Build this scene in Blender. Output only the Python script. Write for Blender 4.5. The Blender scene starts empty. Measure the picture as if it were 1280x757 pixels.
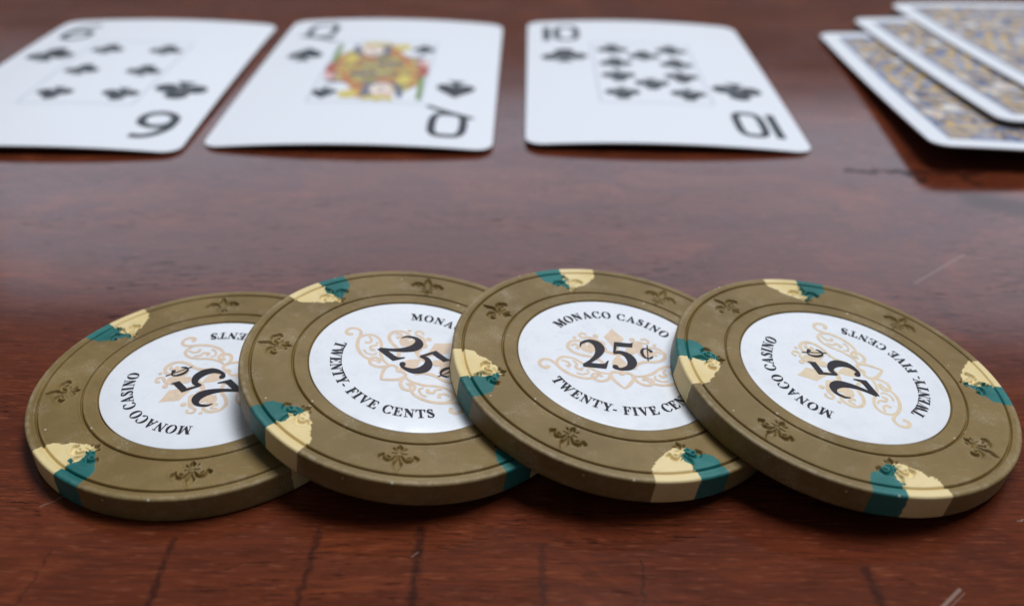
import bpy, math, random
import numpy as np
from mathutils import Matrix, Vector

MM = 0.001
rng = np.random.default_rng(7)
random.seed(7)
scene = bpy.context.scene
COL = scene.collection

# ------------------------------------------------------------------ camera
CAM_H, PITCH, FPX, ROLL = 67.589, 0.567702, 1132.04, 0.0155626
cam_data = bpy.data.cameras.new('camera')
cam = bpy.data.objects.new('camera', cam_data)
COL.objects.link(cam)
cp, sp = math.cos(PITCH), math.sin(PITCH)
right, down, fwd = Vector((1, 0, 0)), Vector((0, -sp, -cp)), Vector((0, cp, -sp))
cr, sr = math.cos(ROLL), math.sin(ROLL)
right, down = right * cr - down * sr, right * sr + down * cr
m = Matrix.Identity(4)
for i in range(3):
    m[i][0], m[i][1], m[i][2] = right[i], -down[i], -fwd[i]
m[2][3] = CAM_H * MM
cam.matrix_world = m
cam_data.sensor_width = 36.0
cam_data.lens = FPX / 1280 * 36.0
cam_data.clip_start = 0.005
cam_data.clip_end = 50
cam_data.dof.use_dof = True
cam_data.dof.focus_distance = 0.1005
cam_data.dof.aperture_fstop = 17.5
cam_data.dof.aperture_blades = 0
scene.camera = cam

# ------------------------------------------------------------------ light
world = bpy.data.worlds.new('World')
scene.world = world
world.use_nodes = True
bg = world.node_tree.nodes['Background']
bg.inputs['Color'].default_value = (0.93, 0.97, 1.0, 1)
bg.inputs['Strength'].default_value = 0.105

def area_light(name, loc, target, sx, sy, watts, color):
    d = bpy.data.lights.new(name, 'AREA')
    d.shape = 'RECTANGLE'
    d.size, d.size_y, d.energy, d.color = sx, sy, watts, color
    o = bpy.data.objects.new(name, d)
    COL.objects.link(o)
    o.location = loc
    o.rotation_euler = (Vector(target) - Vector(loc)).to_track_quat('-Z', 'Y').to_euler()
    return o
# the tall window to the right behind the table, and the bright far side of the room
area_light('window_light', (0.55, 0.74, 2.22), (0, 0.1, 0), 1.4, 0.75, 60, (0.93, 0.96, 1.0))
area_light('far_window_light', (0.10, 2.3, 1.09), (0, 0.15, 0.2), 3.3, 0.62, 9.2, (0.72, 0.82, 1.0))

vs = scene.view_settings
vs.view_transform = 'Standard'
vs.look = 'None'
vs.exposure = 0.0
vs.gamma = 1.0
vs.use_curve_mapping = False
scene.cycles.use_denoising = True
scene.cycles.max_bounces = 5

# ------------------------------------------------------------------ node helpers
class Mat:
    def __init__(self, name):
        self.m = bpy.data.materials.new(name)
        self.m.use_nodes = True
        self.nt = self.m.node_tree
        self.b = self.nt.nodes['Principled BSDF']
    def n(self, typ, props=None, **ins):
        nd = self.nt.nodes.new(typ)
        for k, v in (props or {}).items():
            setattr(nd, k, v)
        for k, v in ins.items():
            key = int(k[1:]) if k[0] == '_' and k[1:].isdigit() else k.replace('_', ' ')
            self.put(nd.inputs[key], v)
        return nd
    def put(self, sock, v):
        if isinstance(v, bpy.types.NodeSocket):
            self.nt.links.new(v, sock)
        elif isinstance(v, bpy.types.Node):
            self.nt.links.new(v.outputs[0], sock)
        else:
            sock.default_value = v
    def set(self, **ins):
        for k, v in ins.items():
            self.put(self.b.inputs[k.replace('_', ' ')], v)
    def math(self, op, a, b=0.0, clamp=False):
        return self.n('ShaderNodeMath', {'operation': op, 'use_clamp': clamp}, _0=a, _1=b).outputs[0]
    def vec(self, op, a, b=(0, 0, 0)):
        nd = self.n('ShaderNodeVectorMath', {'operation': op}, _0=a, _1=b)
        return nd.outputs['Value'] if op in ('LENGTH', 'DOT_PRODUCT', 'DISTANCE') else nd.outputs[0]
    def scale(self, a, s):
        nd = self.n('ShaderNodeVectorMath', {'operation': 'SCALE'}, _0=a)
        self.put(nd.inputs['Scale'], s)
        return nd.outputs[0]
    def mm(self):
        tc = self.n('ShaderNodeTexCoord')
        return self.scale(tc.outputs['Object'], 1000.0)
    def mapping(self, v, scale=(1, 1, 1), loc=(0, 0, 0)):
        return self.n('ShaderNodeMapping', None, Vector=v, Scale=scale, Location=loc).outputs[0]
    def noise(self, v, scale, detail=3.0, rough=0.55, dist=0.0):
        return self.n('ShaderNodeTexNoise', None, Vector=v, Scale=scale, Detail=detail, Roughness=rough, Distortion=dist).outputs['Fac']
    def remap(self, v, a, b, c=0.0, d=1.0, smooth=True):
        return self.n('ShaderNodeMapRange', {'interpolation_type': 'SMOOTHSTEP' if smooth else 'LINEAR'}, _0=v, _1=a, _2=b, _3=c, _4=d).outputs[0]
    def mix(self, f, a, b, mode='MIX'):
        nd = self.n('ShaderNodeMix', {'data_type': 'RGBA', 'blend_type': mode})
        self.put(nd.inputs[0], f)
        self.put(nd.inputs[6], a)
        self.put(nd.inputs[7], b)
        return nd.outputs[2]
    def ramp(self, f, stops):
        nd = self.n('ShaderNodeValToRGB', None, _0=f)
        el = nd.color_ramp.elements
        while len(el) < len(stops):
            el.new(0.5)
        for e, (p, c) in zip(el, stops):
            e.position, e.color = p, (*c, 1)
        return nd.outputs[0]
    def bump(self, h, dist_mm, strength=1.0):
        nd = self.n('ShaderNodeBump', None, Strength=strength, Distance=dist_mm * MM, Height=h)
        return nd.outputs[0]

def c4(r, g, b):
    return (r, g, b, 1.0)

# ------------------------------------------------------------------ materials
def clay_material(name, dark, mid, scuff, scuff_amt, rough=0.46):
    M = Mat(name)
    p = M.mm()
    big = M.noise(p, 0.16, 3)
    col = M.mix(M.remap(big, 0.35, 0.68), c4(*dark), c4(*mid))
    fine = M.noise(p, 4.5, 4, 0.7)
    # rubbed, slightly chalky patches made of fine pale specks
    patch = M.remap(M.noise(M.mapping(p, loc=(13, 5, 2)), 0.24, 3, 0.6), 0.50, 0.70)
    grain = M.remap(M.noise(p, 5.5, 3, 0.75), 0.50, 0.64)
    haze = M.remap(M.noise(M.mapping(p, loc=(3, 25, 7)), 0.7, 4, 0.7), 0.45, 0.75)
    sc = M.math('MULTIPLY', M.math('MULTIPLY', patch, M.math('ADD', M.math('MULTIPLY', grain, 0.75), M.math('MULTIPLY', haze, 0.3))), scuff_amt)
    # the turned outer edge is rubbed paler, in broken lengths
    xy = M.vec('LENGTH', M.vec('MULTIPLY', p, (1, 1, 0)))
    rim = M.math('MULTIPLY', M.remap(xy, 18.8, 19.15), M.remap(xy, 19.46, 19.53, 1.0, 0.0))
    rim = M.math('MULTIPLY', rim, M.remap(M.noise(p, 0.8, 4, 0.75), 0.42, 0.68, 0.12, 0.75))
    sc = M.math('MAXIMUM', sc, M.math('MULTIPLY', rim, 0.55 * scuff_amt))
    # hairline scratches
    scr = M.noise(M.mapping(p, scale=(0.5, 5.0, 1.0)), 1.3, 2, 0.5, 0.6)
    scr = M.math('MULTIPLY', M.remap(scr, 0.64, 0.69), M.remap(big, 0.46, 0.62))
    sc = M.math('MAXIMUM', sc, M.math('MULTIPLY', scr, 0.3 * scuff_amt))
    col = M.mix(sc, col, c4(*scuff))
    # dark handling grime
    grime = M.remap(M.noise(M.mapping(p, loc=(31, 17, 4)), 0.5, 5, 0.7), 0.56, 0.76, 0.0, 0.35)
    col = M.mix(grime, col, c4(*[v * 0.55 for v in dark]))
    # dust specks
    vo = M.n('ShaderNodeTexVoronoi', None, Vector=p, Scale=0.62)
    spk = M.remap(vo.outputs['Distance'], 0.05, 0.10, 1.0, 0.0)
    keep = M.math('GREATER_THAN', M.n('ShaderNodeSeparateColor', None, _0=vo.outputs['Color']).outputs[0], 0.62)
    col = M.mix(M.math('MULTIPLY', M.math('MULTIPLY', spk, keep), 0.65), col, c4(0.72, 0.68, 0.58))
    M.set(Base_Color=col, Roughness=M.remap(fine, 0.3, 0.7, rough - 0.07, rough + 0.1), Specular_IOR_Level=0.34)
    M.set(Normal=M.bump(M.math('ADD', M.noise(p, 6.0, 4, 0.75), M.math('MULTIPLY', M.noise(p, 0.8, 3, 0.6), 0.6)), 0.05, 0.75))
    return M.m

MAT_CLAY = clay_material('brown clay', (0.168, 0.108, 0.030), (0.216, 0.142, 0.045), (0.52, 0.46, 0.35), 0.7)
MAT_TEAL = clay_material('teal clay', (0.006, 0.110, 0.100), (0.012, 0.155, 0.145), (0.25, 0.42, 0.42), 0.35)
MAT_CREAM = clay_material('cream clay', (0.70, 0.545, 0.25), (0.76, 0.61, 0.32), (0.8, 0.72, 0.52), 0.3)

def simple(name, col, rough, spec=0.5, var=0.0):
    M = Mat(name)
    if var:
        p = M.mm()
        f = M.remap(M.noise(p, 1.1, 4, 0.65), 0.3, 0.7)
        col_s = M.mix(f, c4(*[v * (1 - var) for v in col]), c4(*[min(1, v * (1 + var)) for v in col]))
        M.set(Base_Color=col_s)
    else:
        M.set(Base_Color=c4(*col))
    M.set(Roughness=rough, Specular_IOR_Level=spec)
    return M.m

def label_material():
    M = Mat('glossy white label paper')
    p = M.mm()
    f = M.remap(M.noise(p, 0.35, 3), 0.3, 0.7)
    col = M.mix(f, c4(0.73, 0.755, 0.80), c4(0.76, 0.78, 0.82))
    vo = M.n('ShaderNodeTexVoronoi', None, Vector=p, Scale=0.35)
    spk = M.remap(vo.outputs['Distance'], 0.02, 0.05, 0.35, 0.0)
    col = M.mix(spk, col, c4(0.35, 0.33, 0.3))
    sm = M.remap(M.noise(M.mapping(p, loc=(5, 2, 9)), 0.14, 5, 0.6), 0.5, 0.75, 0.0, 0.16)
    col = M.mix(sm, col, c4(0.62, 0.62, 0.62))
    M.set(Base_Color=col, Roughness=M.remap(M.noise(p, 0.6, 4), 0.3, 0.7, 0.24, 0.44), Specular_IOR_Level=0.45)
    M.set(Normal=M.bump(M.noise(p, 0.5, 2), 0.02, 0.4))
    return M.m

MAT_LABEL = label_material()
MAT_INK = simple('dark printing ink', (0.020, 0.017, 0.023), 0.5, 0.25, 0.15)
MAT_PEACH = simple('pale peach printing ink', (0.69, 0.535, 0.40), 0.4, 0.4, 0.06)
MAT_PEACH2 = simple('pale gold printing ink', (0.70, 0.565, 0.40), 0.4, 0.4, 0.06)
MAT_CARD = simple('coated white card', (0.75, 0.775, 0.83), 0.38, 0.45, 0.015)
MAT_CARDINK = simple('black card ink', (0.020, 0.024, 0.030), 0.4, 0.4)
MAT_LINE = simple('grey blue frame ink', (0.42, 0.46, 0.55), 0.4, 0.4)
MAT_BLUE = simple('blue border ink', (0.09, 0.15, 0.32), 0.4, 0.4)
MAT_GOLD = simple('olive gold card ink', (0.42, 0.345, 0.10), 0.4, 0.4, 0.2)
MAT_YEL = simple('yellow card ink', (0.64, 0.52, 0.12), 0.4, 0.4)
MAT_RED = simple('red card ink', (0.40, 0.085, 0.065), 0.4, 0.4)
MAT_ORANGE = simple('orange card ink', (0.50, 0.215, 0.075), 0.4, 0.4)
MAT_SKIN = simple('pale face ink', (0.78, 0.66, 0.58), 0.4, 0.4)
MAT_PINK = simple('pink card ink', (0.72, 0.46, 0.44), 0.4, 0.4)
MAT_GREY = simple('slate card ink', (0.14, 0.14, 0.20), 0.4, 0.4)
MAT_GREEN = simple('green card ink', (0.18, 0.28, 0.08), 0.4, 0.4)

def back_material():
    M = Mat('ornate blue and gold card back print')
    p = M.mm()
    q = M.vec('ABSOLUTE', M.vec('SUBTRACT', p, (27.19, 41.87, 0)))
    w = M.noise(q, 0.16, 2, 0.5)
    q2 = M.vec('ADD', q, M.scale(M.n('ShaderNodeTexNoise', None, Vector=q, Scale=0.14, Detail=2.0).outputs['Color'], 9.0))
    base = M.mix(M.remap(w, 0.35, 0.65), c4(0.15, 0.18, 0.29), c4(0.36, 0.37, 0.44))
    # leafy gold scrolls
    wave = M.n('ShaderNodeTexWave', {'wave_type': 'RINGS', 'rings_direction': 'SPHERICAL'}, Vector=q2, Scale=0.085, Distortion=8.0, Detail=3.0, Detail_Scale=1.0)
    gold = M.remap(wave.outputs['Fac'], 0.62, 0.76)
    col = M.mix(M.math('MULTIPLY', gold, 0.95), base, c4(0.60, 0.39, 0.11))
    # dark blue hatching and dots
    vo = M.n('ShaderNodeTexVoronoi', None, Vector=q2, Scale=0.42)
    navy = M.math('MULTIPLY', M.remap(vo.outputs['Distance'], 0.24, 0.40, 1.0, 0.0), 0.97)
    col = M.mix(navy, col, c4(0.020, 0.036, 0.11))
    # pale flowers
    vo2 = M.n('ShaderNodeTexVoronoi', None, Vector=q2, Scale=0.12)
    flow = M.remap(vo2.outputs['Distance'], 0.16, 0.28, 0.9, 0.0)
    col = M.mix(flow, col, c4(0.74, 0.72, 0.70))
    core = M.remap(vo2.outputs['Distance'], 0.06, 0.12, 1.0, 0.0)
    col = M.mix(core, col, c4(0.70, 0.36, 0.10))
    # blue band along the printed border
    sx = M.n('ShaderNodeSeparateXYZ', None, _0=q)
    edge = M.math('MAXIMUM', M.remap(sx.outputs[0], 20.6, 22.9), M.remap(sx.outputs[1], 35.2, 37.6))
    edge = M.math('MULTIPLY', edge, M.remap(M.noise(q, 0.9, 2), 0.35, 0.6, 0.0, 0.55))
    col = M.mix(edge, col, c4(0.06, 0.15, 0.38))
    M.set(Base_Color=col, Roughness=0.4, Specular_IOR_Level=0.4)
    return M.m
MAT_BACK = back_material()

def wood_material():
    M = Mat('polished mahogany')
    p = M.mm()
    # slow figure, boards and grain all run along x
    wob = M.n('ShaderNodeTexNoise', None, Vector=p, Scale=0.02, Detail=2.0).outputs['Color']
    pw = M.vec('ADD', p, M.scale(M.vec('SUBTRACT', wob, (0.5, 0.5, 0.5)), 14.0))
    fig = M.noise(M.mapping(pw, scale=(0.016, 0.075, 1), loc=(3.4, 1.7, 0)), 1.0, 5, 0.62, 0.5)
    grain = M.noise(M.mapping(pw, scale=(0.05, 0.95, 1)), 1.0, 5, 0.65)
    col = M.ramp(fig, [(0.25, (0.078, 0.0160, 0.0070)), (0.5, (0.132, 0.0285, 0.0110)), (0.74, (0.225, 0.053, 0.0180))])
    col = M.mix(M.remap(grain, 0.3, 0.72, 0.0, 0.6), col, c4(0.075, 0.0175, 0.0085))
    # short dark pores
    pv = M.noise(M.mapping(pw, scale=(0.26, 3.4, 1)), 1.0, 4, 0.7)
    pores = M.remap(pv, 0.56, 0.62)
    pores = M.math('MULTIPLY', pores, M.remap(M.noise(M.mapping(p, scale=(0.03, 0.12, 1)), 1.0, 2), 0.42, 0.64, 0.12, 1.0))
    fib = M.noise(M.mapping(p, scale=(0.16, 3.0, 1), loc=(7, 11, 0)), 1.0, 4, 0.75)
    col = M.mix(M.remap(fib, 0.46, 0.64, 0.0, 0.55), col, c4(0.042, 0.012, 0.006))
    col = M.mix(M.math('MULTIPLY', pores, 0.9), col, c4(0.010, 0.0045, 0.004))
    fleck = M.remap(M.noise(M.mapping(p, scale=(0.35, 2.6, 1), loc=(40, 3, 0)), 1.0, 3, 0.6), 0.55, 0.70, 0.0, 0.28)
    col = M.mix(fleck, col, c4(0.32, 0.105, 0.050))
    # worn marks, each with its own place
    pj = M.vec('ADD', p, M.scale(M.vec('SUBTRACT', M.n('ShaderNodeTexNoise', None, Vector=p, Scale=1.1, Detail=3.0).outputs['Color'], (0.5, 0.5, 0.5)), 1.3))
    p2 = M.vec('MULTIPLY', pj, (1, 1, 0))
    p_plain = M.vec('MULTIPLY', p, (1, 1, 0))
    p_rough = M.vec('MULTIPLY', M.vec('ADD', p, M.scale(M.vec('SUBTRACT', M.n('ShaderNodeTexNoise', None, Vector=p, Scale=0.6, Detail=4.0).outputs['Color'], (0.5, 0.5, 0.5)), 4.5)), (1, 1, 0))
    def seg(a, b, w0, w1, amt=1.0, src=None):
        a3, b3 = Vector((*a, 0)), Vector((*b, 0))
        ba = b3 - a3
        pa = M.vec('SUBTRACT', src or p2, a3)
        h = M.math('DIVIDE', M.vec('DOT_PRODUCT', pa, ba), ba.length_squared, True)
        d = M.vec('LENGTH', M.vec('SUBTRACT', pa, M.scale(M.n('ShaderNodeCombineXYZ', None, _0=ba.x, _1=ba.y, _2=0.0), h)))
        return M.remap(d, w0, w1, amt, 0.0)
    def union(lst):
        r = lst[0]
        for x in lst[1:]:
            r = M.math('MAXIMUM', r, x)
        return r
    cracks = union([seg((-32.8, 61.8), (-32.4, 50), 0.04, 0.6, 0.62), seg((-18.8, 63.5), (-19.2, 50), 0.04, 0.6, 0.62),
                    seg((-8.7, 64.0), (-8.8, 50), 0.05, 0.8, 0.68), seg((3.3, 61.8), (3.3, 50), 0.04, 0.6, 0.5),
                    seg((12.9, 60.2), (12.2, 50), 0.06, 0.22, 0.55), seg((34.2, 59.5), (34.9, 50), 0.05, 0.9, 0.65),
                    seg((-44.0, 60.5), (-44.6, 50), 0.05, 0.2, 0.4)])
    breakup = M.remap(M.noise(M.mapping(p, scale=(1, .7, 1)), 0.9, 4, 0.75), 0.30, 0.55, 0.45, 1.0)
    cracks = M.math('MULTIPLY', cracks, breakup)
    col = M.mix(cracks, col, c4(0.014, 0.007, 0.006))
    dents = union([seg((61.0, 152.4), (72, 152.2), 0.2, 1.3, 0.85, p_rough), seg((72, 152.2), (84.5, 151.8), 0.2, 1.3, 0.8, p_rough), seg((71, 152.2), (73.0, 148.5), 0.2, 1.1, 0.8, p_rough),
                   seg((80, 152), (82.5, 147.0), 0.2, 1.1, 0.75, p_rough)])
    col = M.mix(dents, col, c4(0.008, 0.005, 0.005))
    smudge = seg((80, 140.5), (92, 136), 1.0, 5.5, 0.85)
    col = M.mix(smudge, col, c4(0.045, 0.014, 0.009))
    pale = union([seg((42.3, 57.4), (39.0, 54.6), 0.06, 0.26, 0.42, p_plain), seg((42.6, 57.0), (39.6, 54.5), 0.02, 0.10, 0.25, p_plain), seg((69.4, 121.9), (58.5, 113.0), 0.02, 0.26, 0.26, p_plain),
                  seg((-47.6, 66.2), (-45.3, 68.1), 0.03, 0.2, 0.26), seg((-9.3, 60.3), (-8.7, 60.9), 0.01, 0.08, 0.4, p_plain), seg((51.8, 66.3), (55.2, 66.5), 0.03, 0.12, 0.35),
                  seg((57.2, 69.3), (57.6, 69.1), 0.04, 0.16, 0.5, p_plain)])
    col = M.mix(pale, col, c4(0.42, 0.33, 0.28))
    vo = M.n('ShaderNodeTexVoronoi', None, Vector=p, Scale=0.22)
    dust = M.math('MULTIPLY', M.remap(vo.outputs['Distance'], 0.012, 0.03, 0.5, 0.0), M.math('GREATER_THAN', M.n('ShaderNodeSeparateColor', None, _0=vo.outputs['Color']).outputs[1], 0.55))
    col = M.mix(dust, col, c4(0.5, 0.42, 0.36))
    rough = M.math('ADD', M.remap(M.noise(M.mapping(p, scale=(0.03, 0.06, 1)), 1.0, 4), 0.3, 0.7, 0.10, 0.15), M.math('MULTIPLY', pores, 0.0))
    rough = M.math('ADD', rough, M.math('MULTIPLY', M.math('MAXIMUM', cracks, dents), 0.1))
    hgt = M.math('SUBTRACT', M.math('MULTIPLY', M.noise(M.mapping(p, scale=(0.25, 1.6, 1)), 1.0, 4, 0.6), 0.35), M.math('MULTIPLY', M.math('MAXIMUM', cracks, dents), 1.0))
    M.set(Base_Color=col, Roughness=rough, Specular_IOR_Level=M.math('MULTIPLY', M.math('SUBTRACT', 1.0, M.math('MAXIMUM', M.math('MAXIMUM', cracks, dents), M.math('MAXIMUM', M.math('MULTIPLY', pores, 0.75), M.math('MULTIPLY', smudge, 0.45))), True), 0.5), Normal=M.bump(hgt, 0.05, 0.14))
    return M.m
MAT_WOOD = wood_material()

# ------------------------------------------------------------------ object helpers
def mesh_np(name, verts, faces, mat, parent=None, smooth=True, z_up=None):
    """verts in millimetres (N,3), faces list/array"""
    me = bpy.data.meshes.new(name)
    v = np.asarray(verts, float) * MM
    if isinstance(faces, np.ndarray) and faces.ndim == 2:
        n, k = faces.shape
        me.vertices.add(len(v))
        me.vertices.foreach_set('co', v.ravel())
        me.loops.add(n * k)
        me.loops.foreach_set('vertex_index', faces.astype(np.int32).ravel())
        me.polygons.add(n)
        me.polygons.foreach_set('loop_start', np.arange(0, n * k, k, dtype=np.int32))
        me.update(calc_edges=True)
    else:
        me.from_pydata([tuple(x) for x in v], [], [tuple(f) for f in faces])
        me.update()
    me.validate()
    if smooth:
        me.polygons.foreach_set('use_smooth', np.ones(len(me.polygons), bool))
    me.materials.append(mat)
    o = bpy.data.objects.new(name, me)
    COL.objects.link(o)
    if parent is not None:
        o.parent = parent
    return o

def thing(name, label, cat, matrix, group=None):
    o = bpy.data.objects.new(name, None)
    o.empty_display_size = 0.01
    COL.objects.link(o)
    o.matrix_world = matrix
    o['label'], o['category'] = label, cat
    if group:
        o['group'] = group
    return o

def vnoise(x, y, seed):
    """2-D value noise, numpy"""
    r = np.random.default_rng(seed).random((64, 64))
    xi, yi = np.floor(x).astype(int), np.floor(y).astype(int)
    fx, fy = x - xi, y - yi
    fx, fy = fx * fx * (3 - 2 * fx), fy * fy * (3 - 2 * fy)
    g = lambda a, b: r[a % 64, b % 64]
    return (g(xi, yi) * (1 - fx) + g(xi + 1, yi) * fx) * (1 - fy) + (g(xi, yi + 1) * (1 - fx) + g(xi + 1, yi + 1) * fx) * fy

# ------------------------------------------------------------------ flat print: strokes, polygons, glyphs
class Print:
    """flat ink shapes; every piece lies a hair above the one before so none are coplanar"""
    def __init__(self):
        self.v, self.f, self.k = [], [], 0
    def z(self):
        self.k += 1
        return self.k * 0.0007
    def poly(self, pts, rings=1):
        b, z = len(self.v), self.z()
        a = sum(pts[i - 1][0] * pts[i][1] - pts[i][0] * pts[i - 1][1] for i in range(len(pts)))
        if a < 0:
            pts = pts[::-1]
        if rings > 1:
            pts = [(p[0] + (q[0] - p[0]) * t / 8, p[1] + (q[1] - p[1]) * t / 8) for p, q in zip(pts, pts[1:] + pts[:1]) for t in range(8)]
            cx, cy, n = sum(q[0] for q in pts) / len(pts), sum(q[1] for q in pts) / len(pts), len(pts)
            self.v.append((cx, cy, z))
            for r in range(1, rings + 1):
                self.v += [(cx + (x - cx) * r / rings, cy + (y - cy) * r / rings, z) for x, y in pts]
            self.f += [(b, b + 1 + i, b + 1 + (i + 1) % n) for i in range(n)]
            for r in range(rings - 1):
                o0, o1 = b + 1 + r * n, b + 1 + (r + 1) * n
                self.f += [(o0 + i, o1 + i, o1 + (i + 1) % n, o0 + (i + 1) % n) for i in range(n)]
            return
        self.v += [(x, y, z) for x, y in pts]
        self.f.append(tuple(range(b, b + len(pts))))
    def rect(self, x0, y0, x1, y1):
        self.poly([(x0, y0), (x1, y0), (x1, y1), (x0, y1)])
    def strip(self, left, right_):
        b, z, n = len(self.v), self.z(), len(left)
        self.v += [(x, y, z) for x, y in left] + [(x, y, z) for x, y in right_]
        for i in range(n - 1):
            self.f.append((b + i, b + n + i, b + n + i + 1, b + i + 1))
    def stroke(self, pts, per=8):
        """pts: (x, y, full width); Catmull-Rom spine"""
        P = np.array(pts, float)
        Q = np.vstack([2 * P[0] - P[1], P, 2 * P[-1] - P[-2]])
        out = []
        for i in range(1, len(Q) - 2):
            for t in np.linspace(0, 1, per, endpoint=(i == len(Q) - 3)):
                a, b_, c, d = Q[i - 1], Q[i], Q[i + 1], Q[i + 2]
                out.append(0.5 * (2 * b_ + (c - a) * t + (2 * a - 5 * b_ + 4 * c - d) * t * t + (3 * b_ - a - 3 * c + d) * t ** 3))
        S = np.array(out)
        T = np.gradient(S[:, :2], axis=0)
        T /= np.maximum(np.linalg.norm(T, axis=1), 1e-9)[:, None]
        Nn = np.stack([-T[:, 1], T[:, 0]], 1) * np.maximum(S[:, 2:3], 0.001) / 2
        self.strip([tuple(p) for p in S[:, :2] + Nn], [tuple(p) for p in S[:, :2] - Nn])
    def dot(self, x, y, r, ry=None, n=18):
        self.poly([(x + r * math.cos(2 * math.pi * i / n), y + (ry or r) * math.sin(2 * math.pi * i / n)) for i in range(n)])
    def ring(self, cx, cy, rx, ry, ix, iy, a0=0, a1=360, n=36):
        A = np.radians(np.linspace(a0, a1, n + 1))
        self.strip([(cx + ix * math.cos(a), cy + iy * math.sin(a)) for a in A], [(cx + rx * math.cos(a), cy + ry * math.sin(a)) for a in A])
    def build(self, name, mat, parent, f=None):
        V = np.array(self.v, float)
        if f:
            V = np.array([f(*p) for p in V])
        return mesh_np(name, V, self.f, mat, parent, smooth=False)

def g_I(p): p.rect(.12, .0, .30, 1); p.rect(0, 0, .42, .055); p.rect(0, .945, .42, 1); return .42
def g_T(p):
    p.rect(.27, 0, .45, .97); p.rect(.15, 0, .57, .055); p.rect(0, .93, .72, 1)
    p.poly([(0, .94), (0, .68), (.035, .68), (.12, .94)]); p.poly([(.72, .94), (.72, .68), (.685, .68), (.60, .94)]); return .72
def g_F(p):
    p.rect(.1, 0, .28, 1); p.rect(0, 0, .4, .055); p.rect(0, .94, .6, 1); p.poly([(.6, .95), (.62, .70), (.585, .70), (.46, .95)])
    p.rect(.27, .49, .44, .55); p.poly([(.44, .70), (.44, .34), (.41, .34), (.36, .52), (.41, .70)]); return .62
def g_E(p):
    g_F(p); p.rect(0, 0, .64, .06); p.poly([(.64, .0), (.68, .30), (.645, .30), (.5, .05)]); return .68
def g_N(p):
    p.rect(.12, 0, .18, .97); p.rect(.61, .05, .67, 1); p.poly([(.0, 1), (.25, 1), (.67, .28), (.67, 0), (.6, 0), (.1, .84)])
    p.rect(0, 0, .3, .055); p.rect(.48, .945, .79, 1); return .79
def g_M(p):
    p.rect(.12, 0, .18, .97); p.rect(.70, 0, .88, 1); p.poly([(.02, 1), (.29, 1), (.53, .32), (.46, .02), (.42, .02), (.12, .85)])
    p.poly([(.42, .02), (.48, .02), (.76, 1), (.70, 1)]); p.rect(0, 0, .3, .055); p.rect(.60, 0, .98, .055); p.rect(.70, .945, .98, 1); p.rect(0, .945, .2, 1); return .98
def g_A(p):
    p.poly([(.10, .03), (.165, .03), (.42, .90), (.36, 1.02)]); p.poly([(.33, 1.02), (.43, 1.02), (.74, .03), (.52, .03)]); p.rect(.2, .30, .6, .365)
    p.rect(0, 0, .27, .055); p.rect(.44, 0, .80, .055); return .80
def g_V(p):
    p.poly([(.06, .97), (.28, .97), (.44, .25), (.40, -.02), (.36, -.02)]); p.poly([(.36, -.02), (.42, -.02), (.68, .97), (.61, .97)])
    p.rect(0, .945, .35, 1); p.rect(.5, .945, .78, 1); return .78
def g_W(p):
    for dx in (0, .36):
        p.poly([(.06 + dx, .97), (.26 + dx, .97), (.40 + dx, .25), (.36 + dx, -.02), (.32 + dx, -.02)])
        p.poly([(.32 + dx, -.02), (.38 + dx, -.02), (.62 + dx, .97), (.555 + dx, .97)])
    p.rect(0, .945, .33, 1); p.rect(.36, .945, .7, 1); p.rect(.86, .945, 1.1, 1); return 1.1
def g_Y(p):
    p.rect(.3, 0, .48, .5); p.rect(.18, 0, .6, .055); p.poly([(.04, .97), (.26, .97), (.47, .5), (.48, .40), (.3, .40)])
    p.poly([(.58, .97), (.65, .97), (.48, .44), (.42, .5)]); p.rect(0, .945, .34, 1); p.rect(.46, .945, .77, 1); return .77
def g_O(p): p.ring(.40, .5, .40, .525, .205, .475); return .80
def g_C(p):
    p.ring(.41, .5, .41, .525, .215, .475, 42, 322, 30); p.poly([(.70, .98), (.70, .64), (.66, .64), (.56, .90)]); p.poly([(.72, .17), (.60, .06), (.64, .21), (.69, .24)]); return .73
def g_S(p):
    p.stroke([(.47, .72, .03), (.42, .87, .07), (.28, .965, .09), (.13, .88, .12), (.14, .70, .17), (.28, .55, .22), (.43, .38, .2), (.46, .18, .14), (.32, .035, .09), (.14, .09, .08), (.06, .29, .03)])
    p.poly([(.49, 1.0), (.49, .68), (.46, .68), (.40, .92)]); p.poly([(.03, 0), (.03, .33), (.06, .33), (.13, .07)]); return .56
def g_dash(p): p.rect(-.06, .27, .24, .375); return .26
def g_sp(p): return .27
def g_2(p):
    p.stroke([(.05, .70, .02), (.09, .84, .06), (.26, .95, .09), (.44, .88, .205), (.505, .70, .23), (.43, .47, .155), (.27, .25, .09), (.06, .05, .07)], 10)
    p.poly([(.03, 0), (.57, 0), (.66, .28), (.63, .28), (.55, .165), (.45, .145), (.15, .145)]); return .68
def g_5(p):
    p.poly([(.18, 1), (.57, 1), (.64, 1.045), (.595, .855), (.235, .855)]); p.poly([(.18, 1), (.215, .98), (.225, .855), (.19, .71), (.10, .59)])
    p.stroke([(.11, .60, .09), (.30, .63, .12), (.46, .51, .20), (.51, .31, .225), (.42, .12, .165), (.22, .03, .08), (.08, .06, .09)], 10)
    p.dot(.09, .09, .07); return .66
def g_cent(p):
    p.ring(.30, .45, .30, .34, .15, .29, 45, 320, 26); p.dot(.50, .62, .085); p.poly([(.47, .22), (.56, .27), (.54, .32), (.45, .25)])
    p.poly([(.235, -.03), (.285, -.03), (.43, .98), (.38, .98)]); return .6
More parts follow.
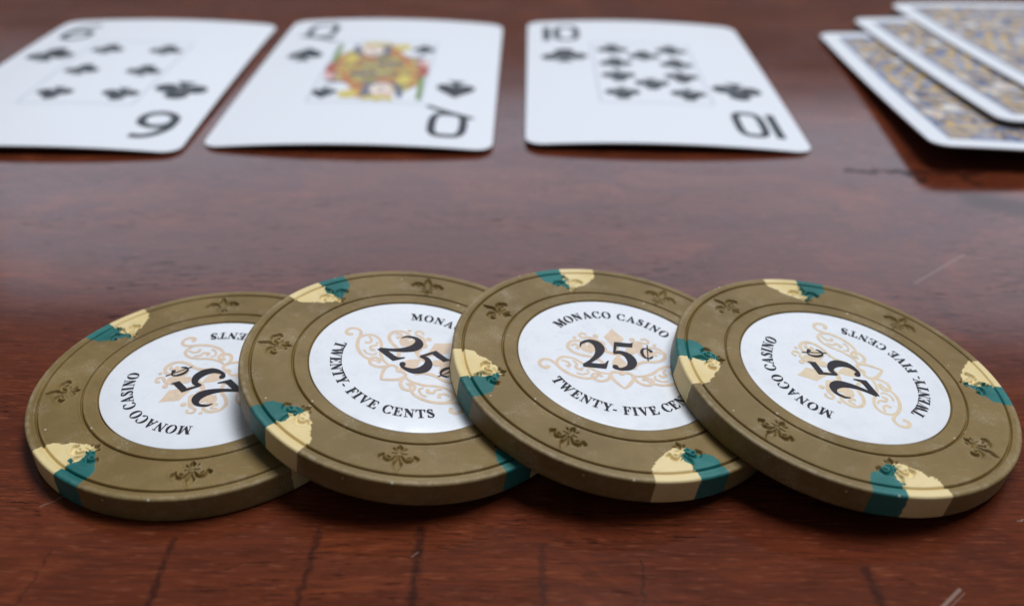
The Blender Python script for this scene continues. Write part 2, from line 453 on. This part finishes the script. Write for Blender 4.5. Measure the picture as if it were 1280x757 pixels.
GLYPH = {'I': g_I, 'T': g_T, 'F': g_F, 'E': g_E, 'N': g_N, 'M': g_M, 'A': g_A, 'V': g_V, 'W': g_W, 'Y': g_Y, 'O': g_O, 'C': g_C, 'S': g_S, '-': g_dash, ' ': g_sp, '2': g_2, '5': g_5}

def arc_text(pr, text, cap, rbase, centre_deg, span_deg, top=True):
    """letters along an arc; span measured at mid-letter radius"""
    WF = 1.13
    widths = [GLYPH[c](Print()) * WF for c in text]
    rm = rbase + (cap / 2 if top else -cap / 2)
    total = math.radians(span_deg) * rm / cap
    gap = (total - sum(widths)) / (len(text) - 1)
    x = -total / 2
    for c, w in zip(text, widths):
        tmp = Print()
        GLYPH[c](tmp)
        mid = x + w / 2
        ang = mid * cap / rm
        a = math.radians(centre_deg) + (-ang if top else ang)
        er = (math.cos(a), math.sin(a))
        ex = (er[1], -er[0]) if top else (-er[1], er[0])
        ey = er if top else (-er[0], -er[1])
        b, dz = len(pr.v), pr.k * 0.0007
        for (gx, gy, gz) in tmp.v:
            lx, ly = (gx * WF - w / 2) * cap, gy * cap
            pr.v.append((er[0] * rbase + ex[0] * lx + ey[0] * ly, er[1] * rbase + ex[1] * lx + ey[1] * ly, gz))
        pr.f += [tuple(b + i for i in f) for f in tmp.f]
        x += w + gap

def place_glyph(pr, fn, x, y, sx, sy):
    tmp = Print()
    fn(tmp)
    b = len(pr.v)
    pr.v += [(x + a * sx, y + c * sy, z) for a, c, z in tmp.v]
    pr.f += [tuple(b + i for i in f) for f in tmp.f]

def ornament(pr):
    pr.poly([(0, 6.2), (.55, 5.3), (1.25, 4.35), (.75, 3.3), (.32, 2.3), (0, 1.2), (-.32, 2.3), (-.75, 3.3), (-1.25, 4.35), (-.55, 5.3)])
    pr.poly([(0, 1.0), (.75, -.2), (.95, -1.1), (0, -2.5), (-.95, -1.1), (-.75, -.2)])
    pr.stroke([(-1.9, 1.6, .5), (0, 1.1, .6), (1.9, 1.6, .5)])
    for s in (-1, 1):
        def st(pts, per=8): pr.stroke([(s * x, y, w * 0.98) for x, y, w in pts], per)
        # long sweeping scroll with the curled end
        st([(8.35, -2.25, .50), (8.75, -2.7, .52), (9.3, -2.45, .46), (9.45, -1.8, .42), (9.0, -1.2, .42), (8.3, -1.15, .40), (7.65, -1.7, .42), (7.0, -2.65, .46), (6.0, -3.5, .46), (4.7, -3.95, .42), (3.5, -3.8, .36), (2.6, -3.1, .30)])
        st([(7.35, -2.2, .30), (7.35, -1.2, .36), (6.75, -.45, .40), (5.7, -.40, .38), (4.7, -1.0, .38), (3.7, -2.0, .40), (2.5, -2.65, .38), (1.5, -2.75, .3)])
        # tendrils inside the long loop
        st([(6.9, -1.0, .30), (6.2, -1.25, .34), (5.95, -1.8, .36), (6.35, -2.15, .46)])
        st([(5.5, -.9, .26), (5.1, -1.5, .34), (5.3, -2.1, .36), (4.8, -2.45, .48), (4.45, -2.1, .34)])
        st([(4.0, -2.3, .24), (3.9, -2.9, .30), (4.6, -3.3, .28), (5.3, -3.15, .34)])
        # round scroll by the heart
        st([(1.35, -2.9, .36), (1.75, -3.8, .42), (2.7, -4.25, .42), (3.5, -3.75, .42), (3.35, -3.05, .38), (2.65, -3.0, .36), (2.4, -3.45, .46)])
        # heart
        st([(0, -2.75, .36), (.55, -2.3, .40), (1.2, -2.55, .44), (1.25, -3.4, .44), (.65, -4.4, .42), (0, -5.15, .3)])
        # middle scroll
        st([(3.0, 1.0, .5), (3.9, 1.35, .5), (4.2, 2.0, .46), (3.8, 2.6, .44), (4.6, 3.05, .44), (5.5, 2.65, .46), (5.85, 1.7, .46), (5.4, .8, .44), (4.4, .3, .46), (3.2, .1, .46), (2.2, -.5, .46), (1.6, -1.5, .38)])
        st([(5.45, 1.9, .3), (4.95, 2.3, .4), (4.6, 1.9, .44), (4.8, 1.4, .5)])
        pr.dot(s * 3.35, 1.6, .78, .62); pr.dot(s * 2.55, 2.35, .85, .62); pr.dot(s * 1.7, 1.9, .6)
        # upper curls
        st([(1.3, 2.6, .46), (2.0, 3.4, .44), (3.0, 3.9, .42), (3.9, 3.75, .36), (4.25, 4.25, .34), (3.8, 4.65, .34), (3.35, 4.4, .36)])
        pr.dot(s * 2.25, 4.3, .36); pr.dot(s * 2.9, 3.15, .6, .48); pr.dot(s * 1.75, 2.9, .55); pr.dot(s * 4.9, 3.6, .24)

# ------------------------------------------------------------------ poker chip
R_OUT, TH = 19.5, 3.1
R_LABEL, R_IN, R_RIM = 11.9, 13.72, 18.30
FLEUR = [[(0, 2.05, .03), (0, 1.45, .30), (0, .85, .50), (0, .25, .30), (0, -.30, .10)],
         [(-.72, -.62, .11), (.72, -.62, .11)],
         [(0, -.95, .20), (0, -1.40, .36), (0, -1.85, .08)]]
for s in (-1, 1):
    FLEUR.append([(s * .24, -.30, .12), (s * .48, .15, .22), (s * .95, .52, .26), (s * 1.45, .46, .33), (s * 1.78, .05, .36), (s * 1.60, -.32, .18)])
    FLEUR.append([(s * .90, -.05, .12), (s * 1.12, -.12, .16)])
    FLEUR.append([(s * .30, -1.0, .10), (s * .62, -1.32, .15)])

def fleur_sd(u, v):
    out = np.full(u.shape, 9.0)
    for st in FLEUR:
        for (ax, ay, ar), (bx, by, br) in zip(st[:-1], st[1:]):
            dx, dy = bx - ax, by - ay
            h = np.clip(((u - ax) * dx + (v - ay) * dy) / (dx * dx + dy * dy), 0, 1)
            out = np.minimum(out, np.hypot(u - ax - dx * h, v - ay - dy * h) - (ar + (br - ar) * h))
    return out

def smooth01(x):
    x = np.clip(x, 0, 1)
    return x * x * (3 - 2 * x)

NT = 1500
def make_chip(label, cx, cy, a, b, spot_deg, mirrored, label_deg, seed):
    tilt, az = math.hypot(a, b), math.atan2(b, a)
    d = Vector((math.cos(az), math.sin(az), 0))
    n = -d * math.sin(tilt) + Vector((0, 0, 1)) * math.cos(tilt)
    X = (Vector((1, 0, 0)) - n * n.x).normalized()
    Y = n.cross(X)
    M = Matrix.Identity(4)
    for i in range(3):
        M[i][0], M[i][1], M[i][2] = X[i], Y[i], n[i]
    M[0][3], M[1][3], M[2][3] = cx * MM, cy * MM, (R_OUT * math.sin(tilt) * 0.985 + 0.01) * MM
    root = thing('poker_chip', label, 'poker chip', M, 'clay poker chips overlapping in a row')

    # profile: recess floor, face with grooves, rounded edge, wall, underside
    rs = [x for x in np.arange(R_LABEL + .25, 19.20, .088) if abs(x - R_IN) > .3 and abs(x - R_RIM) > .3]
    for g in (R_IN, R_RIM):
        rs += list(np.linspace(g - .29, g + .29, 15))
    rs = sorted(rs)
    prof = [(R_LABEL - .5, TH - .40), (R_LABEL + .15, TH - .40), (R_LABEL + .165, TH - .10), (R_LABEL + .20, TH - .02)]
    nface0 = len(prof)
    prof += [(r, TH) for r in rs]
    nface1 = len(prof)
    for t in np.linspace(0, 90, 8)[1:]:
        prof.append((19.20 + .30 * math.sin(math.radians(t)), TH - .30 + .30 * math.cos(math.radians(t))))
    for z in np.linspace(TH - .30, .42, 9)[1:]:
        prof.append((R_OUT, z))
    for t in np.linspace(0, 90, 6)[1:]:
        prof.append((R_OUT - .42 * (1 - math.cos(math.radians(t))), .42 - .42 * math.sin(math.radians(t))))
    prof.append((R_LABEL, 0.0)); prof.append((2.0, 0.12))
    prof = np.array(prof)
    NP = len(prof)
    th = np.arange(NT) * 2 * math.pi / NT
    Rg = np.repeat(prof[:, 0][:, None], NT, 1)
    Zg = np.repeat(prof[:, 1][:, None], NT, 1)
    Tg = np.repeat(th[None, :], NP, 0)
    face_rows = np.zeros((NP, 1)); face_rows[nface0:nface1] = 1
    # turned grooves
    for g, dep, wd in ((R_IN, .34, .10), (R_RIM, .36, .11)):
        Zg -= face_rows * dep * np.exp(-((Rg - g) / wd) ** 2)
        Zg += face_rows * .03 * np.exp(-((np.abs(Rg - g) - .26) / .09) ** 2)
    # soft unevenness of the pressed clay
    Zg += face_rows * .03 * (vnoise(Rg * .5 + 9, Tg * 5.1 + 4, seed) - .5)
    # impressed fleurs, every 45 degrees: four between the edge spots and one at each spot
    vr = np.random.default_rng(seed * 7 + 1)
    isfl = np.full(Rg.shape, -1)
    for k in range(8):
        c = math.radians(spot_deg + 45 * k)
        dt = (Tg - c + math.pi) % (2 * math.pi) - math.pi
        sel = (np.abs(dt) < .2) & (face_rows > 0)
        u, v = (-dt * Rg)[sel], (Rg - 15.98)[sel]
        wob = .05 * (vnoise(u * 4 + 20, v * 4 + 20, seed + k) - .5)
        sd = fleur_sd(u, v) + wob
        dep = (.38 if k % 2 else .36) * (.78 + .44 * vr.random()) * smooth01(-(sd - .04) / .24)
        lip = .05 * np.exp(-((sd - .1) / .08) ** 2)
        if k % 2 == 0:
            dep = dep + .16 * smooth01((1.1 - np.hypot(u, v + 1.0)) / 1.0) * (vnoise(u * 5 + 40, v * 5 + 9, seed + 3 * k) - .3)
        Zg[sel] += lip - dep
        if k % 2:
            tmp = isfl[sel]; tmp[sd < .02] = k; isfl[sel] = tmp
    # edge spots (cream and teal wedge pairs, ragged where they were pressed in)
    kind = np.full((NP, NT), 0)
    tcm = Tg + math.pi / NT
    sgn = -1.0 if mirrored else 1.0
    Rc = Rg
    for k in range(4):
        c = math.radians(spot_deg + 90 * k)
        dt = np.degrees((tcm - c + math.pi) % (2 * math.pi) - math.pi) * sgn
        near = np.abs(dt) < 25
        rag = (vnoise(Rc * 2.2 + 5 * k, dt * .55 + 30, seed + 50 + k) - .5) * 2 + (vnoise(Rc * 6 + 5 * k, dt * 1.7 + 30, seed + 60 + k) - .5) * 1.1
        onface = (face_rows > 0) & (Rc < 18.2)
        rg = np.where(onface, rag, 0.25 * (vnoise(Rc * 0 + 3, Zg * 2 + 7 * k, seed + 80) - .5) * 2)
        angs = [-11.0, -10.2, -3.8, 0, 4.5, 9.2, 13.6, 14.6]
        radi = [18.1, 16.9, 15.3, 14.55, 14.95, 15.85, 17.2, 18.1]
        rmin = np.interp(dt + rg * .35, angs, radi) + rg * .16
        inside = near & (dt + rg * .5 > -10.6) & (dt + rg * .5 < 14.3) & ((Rc > rmin) | (~onface)) & ((face_rows > 0) | (np.arange(NP)[:, None] >= nface1 - 1)) & (Rc > 12.5)
        junc = rg * 1.1 + np.where(onface, .9 * np.sin(Rc * 3.1 + k * 2 + seed), 0)
        kind[inside & (dt <= junc)] = 10 + k
        kind[inside & (dt > junc)] = 20 + k
    # a hair of relief on the inlaid clay
    rel = smooth01((kind > 0).astype(float)) * face_rows * (Rg < 18.0)
    Zg += .025 * rel
    Xg, Yg = Rg * np.cos(Tg), Rg * np.sin(Tg)
    V = np.stack([Xg.ravel(), Yg.ravel(), Zg.ravel()], 1)
    i, j = np.meshgrid(np.arange(NP - 1), np.arange(NT), indexing='ij')
    jn = (j + 1) % NT
    Q = np.stack([i * NT + j, (i + 1) * NT + j, (i + 1) * NT + jn, i * NT + jn], -1).reshape(-1, 4)
    kq = kind[:-1].reshape(-1)
    fq = isfl[:-1].reshape(-1)
    def sub(name, mask, mat):
        F = Q[mask]
        used, inv = np.unique(F, return_inverse=True)
        return mesh_np(name, V[used], inv.reshape(F.shape), mat, root)
    sub('body', (kq == 0) & (fq < 0), MAT_CLAY)
    for k in range(4):
        sub('teal_edge_spot', kq == 10 + k, MAT_TEAL)
        sub('cream_edge_spot', kq == 20 + k, MAT_CREAM)
        sub('fleur_imprint', (fq == 2 * k + 1) & (kq == 0), MAT_CLAY)
    # paper label let into the recess
    lab = []
    lp = [(0.0, TH - .11), (4, TH - .11), (8, TH - .112), (R_LABEL - .10, TH - .115), (R_LABEL - .03, TH - .135), (R_LABEL, TH - .17), (R_LABEL, TH - .35)]
    nl = 160
    LV = [(0, 0, lp[0][1])] + [(r * math.cos(2 * math.pi * q / nl), r * math.sin(2 * math.pi * q / nl), z) for r, z in lp[1:] for q in range(nl)]
    LF = [(0, 1 + q, 1 + (q + 1) % nl) for q in range(nl)]
    for s_ in range(len(lp) - 2):
        o0, o1 = 1 + s_ * nl, 1 + (s_ + 1) * nl
        LF += [(o0 + q, o1 + q, o1 + (q + 1) % nl, o0 + (q + 1) % nl) for q in range(nl)]
    lab = mesh_np('label', LV, LF, MAT_LABEL, root)
    ox, oy = .22 * (vr.random() - .5), .22 * (vr.random() - .5)
    ca, sa = math.cos(math.radians(label_deg)), math.sin(math.radians(label_deg))
    def on_label(off):
        return lambda x, y, z: (x * ca - y * sa + ox, x * sa + y * ca + oy, TH - .108 + off + z)
    pr = Print(); ornament(pr)
    pr.build('scrollwork', MAT_PEACH if seed % 2 else MAT_PEACH2, lab, on_label(.004))
    pr = Print()
    arc_text(pr, 'MONACO CASINO', 1.30, 8.30, 90, 101, True)
    arc_text(pr, 'TWENTY- FIVE CENTS', 1.30, 9.60, -90, 122, False)
    pr.build('lettering', MAT_INK, lab, on_label(.075))
    pr = Print()
    place_glyph(pr, g_2, -4.62, -1.88, 5.15, 5.3)
    place_glyph(pr, g_5, -1.02, -1.88, 5.1, 5.3)
    place_glyph(pr, g_cent, 2.85, .35, 2.75, 3.1)
    pr.build('numeral', MAT_INK, lab, on_label(.072))
    return root

# ------------------------------------------------------------------ table
def make_table():
    V, F = [], []
    x0, x1, y0, y1, h = -420, 420, -60, 640, 28
    b = 3
    ring = lambda i, z: [(x0 + i, y0 + i, z), (x1 - i, y0 + i, z), (x1 - i, y1 - i, z), (x0 + i, y1 - i, z)]
    V = ring(b, 0) + ring(0, -b) + ring(0, -h + b) + ring(b, -h)
    F = [(0, 1, 2, 3), (15, 14, 13, 12)]
    for k in range(3):
        for q in range(4):
            F.append((4 * k + q, 4 * k + 4 + q, 4 * k + 4 + (q + 1) % 4, 4 * k + (q + 1) % 4))
    o = mesh_np('tabletop', V, F, MAT_WOOD, smooth=False)
    o['kind'] = 'structure'
    o['label'] = 'polished dark red mahogany tabletop with fine cracks and scratches'
    return o
make_table()

CHIPS = [
    ('flat brown chip at the left end of the row, under the next chip', -35.0975, 83.6516, 0.0, 0.0, -125.0, True, 134.0, 11),
    ('second brown chip from the left, leaning on the flat leftmost chip', -11.5064, 84.3260, -.133045, .01947, -135.3, False, -42.0, 23),
    ('third brown chip from the left, its 25 cent label reading nearly upright', 12.1845, 85.3409, -.134480, .024988, -160.0, True, 2.7, 37),
    ('brown chip at the right end, topmost of the row with its whole face uncovered', 37.8624, 83.9086, -.123734, .024051, -178.0, False, 104.5, 52),
]
for c in CHIPS:
    make_chip(*c)

# ------------------------------------------------------------------ playing cards
CW, CL, CT, CRAD = 54.38, 83.75, 0.30, 3.4
def card_surface(corners, A, B):
    fl, fr, br, bl = corners
    def z(x, y):
        s, t = x / CW, y / CL
        s, t = min(max(s, 0), 1), min(max(t, 0), 1)
        return fl * (1 - s) * (1 - t) + fr * s * (1 - t) + br * s * t + bl * (1 - s) * t + A * 4 * s * (1 - s) + B * 4 * t * (1 - t)
    return z

def make_card(label, x, y, rot, surf, group):
    M = Matrix.Translation((x * MM, y * MM, 0)) @ Matrix.Rotation(rot, 4, 'Z')
    root = thing('playing_card', label, 'playing card', M, group)
    ys = []
    for t in np.linspace(0, 90, 7):
        ys.append(CRAD * (1 - math.cos(math.radians(t))))
    ys = ys + list(np.linspace(CRAD, CL - CRAD, 26)[1:-1]) + [CL - q for q in ys[::-1]]
    nx, ny = 22, len(ys)
    V = []
    for lay in (0, 1):
        for yy in ys:
            e = 0.0
            q = min(yy, CL - yy)
            if q < CRAD:
                e = CRAD - math.sqrt(max(0, CRAD ** 2 - (CRAD - q) ** 2))
            for i in range(nx):
                xx = e + (CW - 2 * e) * i / (nx - 1)
                V.append((xx, yy, surf(xx, yy) + (CT if lay == 0 else 0)))
    F = []
    o1 = nx * ny
    for jy in range(ny - 1):
        for i in range(nx - 1):
            p = jy * nx + i
            F.append((p, p + 1, p + nx + 1, p + nx))
            F.append((o1 + p, o1 + p + nx, o1 + p + nx + 1, o1 + p + 1))
    border = [i for i in range(nx)] + [jy * nx + nx - 1 for jy in range(1, ny)] + [(ny - 1) * nx + i for i in range(nx - 2, -1, -1)] + [jy * nx for jy in range(ny - 2, 0, -1)]
    for a, b in zip(border, border[1:] + border[:1]):
        F.append((a, o1 + a, o1 + b, b))
    stock = mesh_np('card_stock', V, F, MAT_CARD, root, smooth=False)
    return root, stock

def on_card(surf, off=.02):
    return lambda x, y, z: (x, y, surf(x, y) + CT + off + z)

def club(p, x, y, s, up=1):
    """s = overall height"""
    p.dot(x, y + up * .26 * s, .235 * s); p.dot(x - .29 * s, y - up * .09 * s, .235 * s); p.dot(x + .29 * s, y - up * .09 * s, .235 * s)
    p.poly([(x - .09 * s, y), (x + .09 * s, y), (x + .06 * s, y - up * .25 * s), (x + .2 * s, y - up * .5 * s), (x - .2 * s, y - up * .5 * s), (x - .06 * s, y - up * .25 * s)])
def spade(p, x, y, s, up=1):
    pts = [(0, .5), (.10, .36), (.30, .14), (.40, -.04), (.38, -.2), (.26, -.29), (.12, -.24), (.05, -.16)]
    pts += [(-a, b) for a, b in pts[::-1][:-1]]
    p.poly([(x + a * s, y + up * b * s) for a, b in pts])
    p.poly([(x - .05 * s, y - up * .1 * s), (x + .05 * s, y - up * .1 * s), (x + .07 * s, y - up * .3 * s), (x + .2 * s, y - up * .5 * s), (x - .2 * s, y - up * .5 * s), (x - .07 * s, y - up * .3 * s)])

def both_ways(fn):
    """draws with a point map for the upright index and for its half-turn twin"""
    out = []
    for up in (1, -1):
        f = (lambda x, y: (x, y)) if up == 1 else (lambda x, y: (CW - x, CL - y))
        out.append((up, f))
    return out

def stroke_idx(p, f, pts):
    p.stroke([(*f(x, y), w) for x, y, w in pts], 6)
def oval(p, f, cx, cy, rx, ry, w, a0=0, a1=360, n=14):
    stroke_idx(p, f, [(cx + rx * math.cos(math.radians(a)), cy + ry * math.sin(math.radians(a)), w) for a in np.linspace(a0, a1, n)])

X0, Y0 = CW * .07, CL * .785   # lower left of the upright index
IH = CL * .148
SW = 1.8
def index_10(p, f):
    stroke_idx(p, f, [(X0 + 1.0, Y0, SW), (X0 + 1.0, Y0 + IH / 2, SW), (X0 + 1.0, Y0 + IH, SW)])
    pts = []
    for a in np.linspace(0, 360, 25):
        ca, sa = math.cos(math.radians(a)), math.sin(math.radians(a))
        ex = lambda v: math.copysign(abs(v) ** .55, v)
        pts.append((X0 + 6.0 + 2.5 * ex(ca), Y0 + IH / 2 + (IH / 2 - .5) * ex(sa), SW * .9))
    stroke_idx(p, f, pts)
def index_Q(p, f):
    pts = []
    for a in np.linspace(90, 450, 25):
        ca, sa = math.cos(math.radians(a)), math.sin(math.radians(a))
        ex = lambda v: math.copysign(abs(v) ** .6, v)
        pts.append((X0 + 5.3 + 3.1 * ex(ca), Y0 + IH / 2 + 1.0 + (IH / 2 - .7) * ex(sa), SW * .9))
    stroke_idx(p, f, pts)
    stroke_idx(p, f, [(X0 + .4, Y0 + 3.3, SW * .7), (X0 + 5.3, Y0 + 1.0, SW * .85), (X0 + 10.2, Y0 - 2.2, SW * .7)])
def index_6(p, f):
    oval(p, f, X0 + 4.2, Y0 + 3.7, 3.2, 3.4, SW)
    stroke_idx(p, f, [(X0 + 1.0, Y0 + 3.9, SW), (X0 + 1.3, Y0 + 7.5, SW), (X0 + 3.0, Y0 + 10.6, SW), (X0 + 5.2, Y0 + 11.9, SW), (X0 + 7.2, Y0 + 11.6, SW)])

def frame_lines(root, surf):
    p = Print()
    x0, x1, y0, y1, w = CW * .284, CW * .716, CL * .252, CL * .748, .3
    for (ax, ay, bx, by) in ((x0, y0, x1, y0), (x1, y0, x1, y1), (x1, y1, x0, y1), (x0, y1, x0, y0)):
        p.stroke([(ax + (bx - ax) * t, ay + (by - ay) * t, w) for t in np.linspace(0, 1, 8)], 3)
    p.build('frame_line', MAT_LINE, root, on_card(surf))

def face_card(label, x, y, rot, surf, idx, suit, pips, group):
    root, stock = make_card(label, x, y, rot, surf, group)
    frame_lines(root, surf)
    for up, f in both_ways(None):
        p = Print(); idx(p, f); p.build('corner_index', MAT_CARDINK, root, on_card(surf))
        p = Print(); suit(p, *f(CW * .162, CL * .635), CL * .125, up); p.build('corner_pip', MAT_CARDINK, root, on_card(surf))
    for (u, v, up) in pips:
        p = Print(); suit(p, u * CW, v * CL, 7.3, up); p.build('pip', MAT_CARDINK, root, on_card(surf))
    return root

G_UP = 'face up cards dealt in a row'
S1 = card_surface((.5, .35, .3, .5), 1.0, .5)
S2 = card_surface((.15, .5, .4, .5), 1.1, .4)
S3 = card_surface((.75, .1, .1, .5), 1.1, .3)
face_card('face up six of clubs, leftmost card of the row', -116.169, 153.949, .00458, S1, index_6, club,
          [(.38, .68, 1), (.63, .68, 1), (.38, .5, 1), (.63, .5, 1), (.38, .32, -1), (.63, .32, -1)], G_UP)
face_card('face up ten of clubs, right of the queen', 2.0806, 159.863, -.01163, S3, index_10, club,
          [(.376, .69, 1), (.634, .69, 1), (.505, .632, 1), (.376, .565, 1), (.634, .565, 1), (.376, .45, -1), (.634, .45, -1), (.503, .39, -1), (.376, .318, -1), (.634, .318, -1)], G_UP)
queen = face_card('face up queen of spades with red and gold court figure', -58.575, 157.499, -.0078, S2, index_Q, spade, [], G_UP)

def queen_art():
    x0, x1, y0, y1 = CW * .284, CW * .716, CL * .252, CL * .748
    f = on_card(S2, .03)
    def add(name, mat, shapes, lift):
        for half in (0, 1):
            def mp(s, t):
                if half:
                    s, t = 1 - s, 1 - t
                return (x0 + s * (x1 - x0), y0 + t * (y1 - y0))
            p = Print()
            for kind, data in shapes:
                if kind == 'p':
                    p.poly([mp(*q) for q in data], 4)
                elif kind == 's':
                    p.stroke([(*mp(q[0], q[1]), q[2]) for q in data], 5)
                else:
                    cx, cy = mp(data[0], data[1])
                    p.dot(cx, cy, data[2], data[3])
            o = p.build(name, mat, queen, lambda x, y, z: (x, y, S2(x, y) + CT + .02 + lift + z))
            if name == 'embroidery':
                o['kind'] = 'stuff'
    add('gown', MAT_GOLD, [('p', [(.03, .5), (.06, .36), (.26, .30), (.36, .15), (.82, .15), (.96, .28), (.985, .5)])], .003)
    add('gown_edge', MAT_ORANGE, [('s', [(.18, .5, 2.0), (.24, .36, 2.2), (.36, .22, 2.0), (.45, .06, 1.6)]), ('s', [(.40, .33, 1.4), (.58, .345, 1.5), (.76, .40, 1.6)]), ('s', [(.10, .47, 1.0), (.34, .43, 1.2), (.5, .46, .8)]), ('s', [(.84, .5, 1.2), (.88, .36, 1.4), (.86, .24, 1.2)])], .014)
    add('sleeve', MAT_RED, [('p', [(.88, .5), (.89, .38), (.94, .32), (.99, .42), (.99, .5)]), ('p', [(.01, .5), (.02, .44), (.08, .43), (.12, .47), (.12, .5)]), ('s', [(.36, .28, 1.0), (.48, .22, 1.2), (.70, .25, .9)])], .022)
    add('cuff', MAT_PINK, [('p', [(.01, .44), (.04, .35), (.13, .33), (.16, .42)])], .030)
    add('collar', MAT_PINK, [('d', (.66, .11, 1.9, 1.2))], .030)
    er = random.Random(5)
    for nm, mat, cnt, w in (('embroidery', MAT_RED, 16, .55), ('embroidery', MAT_YEL, 16, .6), ('embroidery', MAT_GREY, 14, .45), ('embroidery', MAT_GREEN, 9, .5)):
        sh = []
        for _ in range(cnt):
            s0, t0 = er.uniform(.12, .88), er.uniform(.27, .48)
            da, db = er.uniform(-.05, .05), er.uniform(-.035, .035)
            sh.append(('s', [(s0 - da, t0 - db, w), (s0, t0 + .01, w * 1.4), (s0 + da, t0 + db, w)]))
        add(nm, mat, sh, .033)
    add('hair', MAT_GREY, [('p', [(.46, .28), (.44, .12), (.49, .05), (.57, .04), (.55, .18), (.58, .30)]), ('s', [(.70, .28, 1.3), (.77, .2, 1.5), (.80, .07, 1.2)])], .036)
    add('gown_trim', MAT_GREY, [('s', [(.28, .42, .7), (.46, .385, 1.2), (.6, .41, 1.1), (.76, .46, .7)]), ('s', [(.36, .49, .6), (.5, .5, .9)]), ('s', [(.06, .32, .9), (.15, .29, 1.2), (.24, .31, .8)])], .036)
    add('face', MAT_SKIN, [('d', (.61, .19, 2.5, 3.6))], .044)
    add('face_lines', MAT_GREY, [('s', [(.56, .23, .3), (.59, .235, .35), (.61, .225, .3)]), ('s', [(.63, .225, .3), (.65, .235, .35), (.67, .23, .3)]), ('s', [(.615, .22, .25), (.61, .18, .3), (.63, .175, .25)]), ('s', [(.59, .14, .3), (.62, .135, .35), (.65, .14, .3)])], .050)
    add('crown', MAT_YEL, [('p', [(.50, .09), (.72, .09), (.76, .02), (.68, .05), (.61, .01), (.54, .05), (.46, .02)])], .056)
    add('flower', MAT_YEL, [('d', (.79, .33, 1.7, 2.6))], .060)
    add('sceptre_head', MAT_YEL, [('d', (.335, .11, 2.2, 2.4))], .060)
    add('staff', MAT_GREEN, [('s', [(.95, .40, 1.0), (.96, .24, 1.2), (.97, .05, 1.0)])], .062)
    for up, (s, t) in ((-1, (.11, .13)), (1, (.89, .87))):
        p = Print(); spade(p, x0 + s * (x1 - x0), y0 + t * (y1 - y0), 7.0, up)
        p.build('court_pip', MAT_CARDINK, queen, on_card(S2))
queen_art()

def back_card(label, x, y, rot, surf):
    root, stock = make_card(label, x, y, rot, surf, 'face down cards fanned at the right')
    b = 4.3
    nx, ny = 16, 24
    V = [(b + (CW - 2 * b) * i / nx, b + (CL - 2 * b) * j / ny) for j in range(ny + 1) for i in range(nx + 1)]
    V = [(x_, y_, surf(x_, y_) + CT + .02) for x_, y_ in V]
    F = [(j * (nx + 1) + i, j * (nx + 1) + i + 1, (j + 1) * (nx + 1) + i + 1, (j + 1) * (nx + 1) + i) for j in range(ny) for i in range(nx)]
    mesh_np('back_pattern', V, F, MAT_BACK, root, smooth=False)
    p = Print()
    for (ax, ay, bx, by) in ((b, b, CW - b, b), (CW - b, b, CW - b, CL - b), (CW - b, CL - b, b, CL - b), (b, CL - b, b, b)):
        p.stroke([(ax + (bx - ax) * t, ay + (by - ay) * t, .38) for t in np.linspace(0, 1, 10)], 3)
    p.build('border_line', MAT_BLUE, root, on_card(surf, .03))
    return root

def place_back(label, fl, rot_deg, surf):
    return back_card(label, fl[0], fl[1], math.radians(rot_deg), surf)
place_back('face down ornate card nearest the ten of clubs, bottom of the fan', (76.0, 154.0), -1.83, card_surface((4.3, 1.6, .3, .6), .5, -.5))
place_back('middle one of the three fanned face down cards', (93.1, 165.2), 1.58, card_surface((4.9, 2.4, 1.1, 1.5), .5, -.5))
place_back('farthest face down card, lying on top of the fan', (108.0, 179.2), 1.62, card_surface((4.9, 3.2, 1.9, 2.1), .5, -.5))
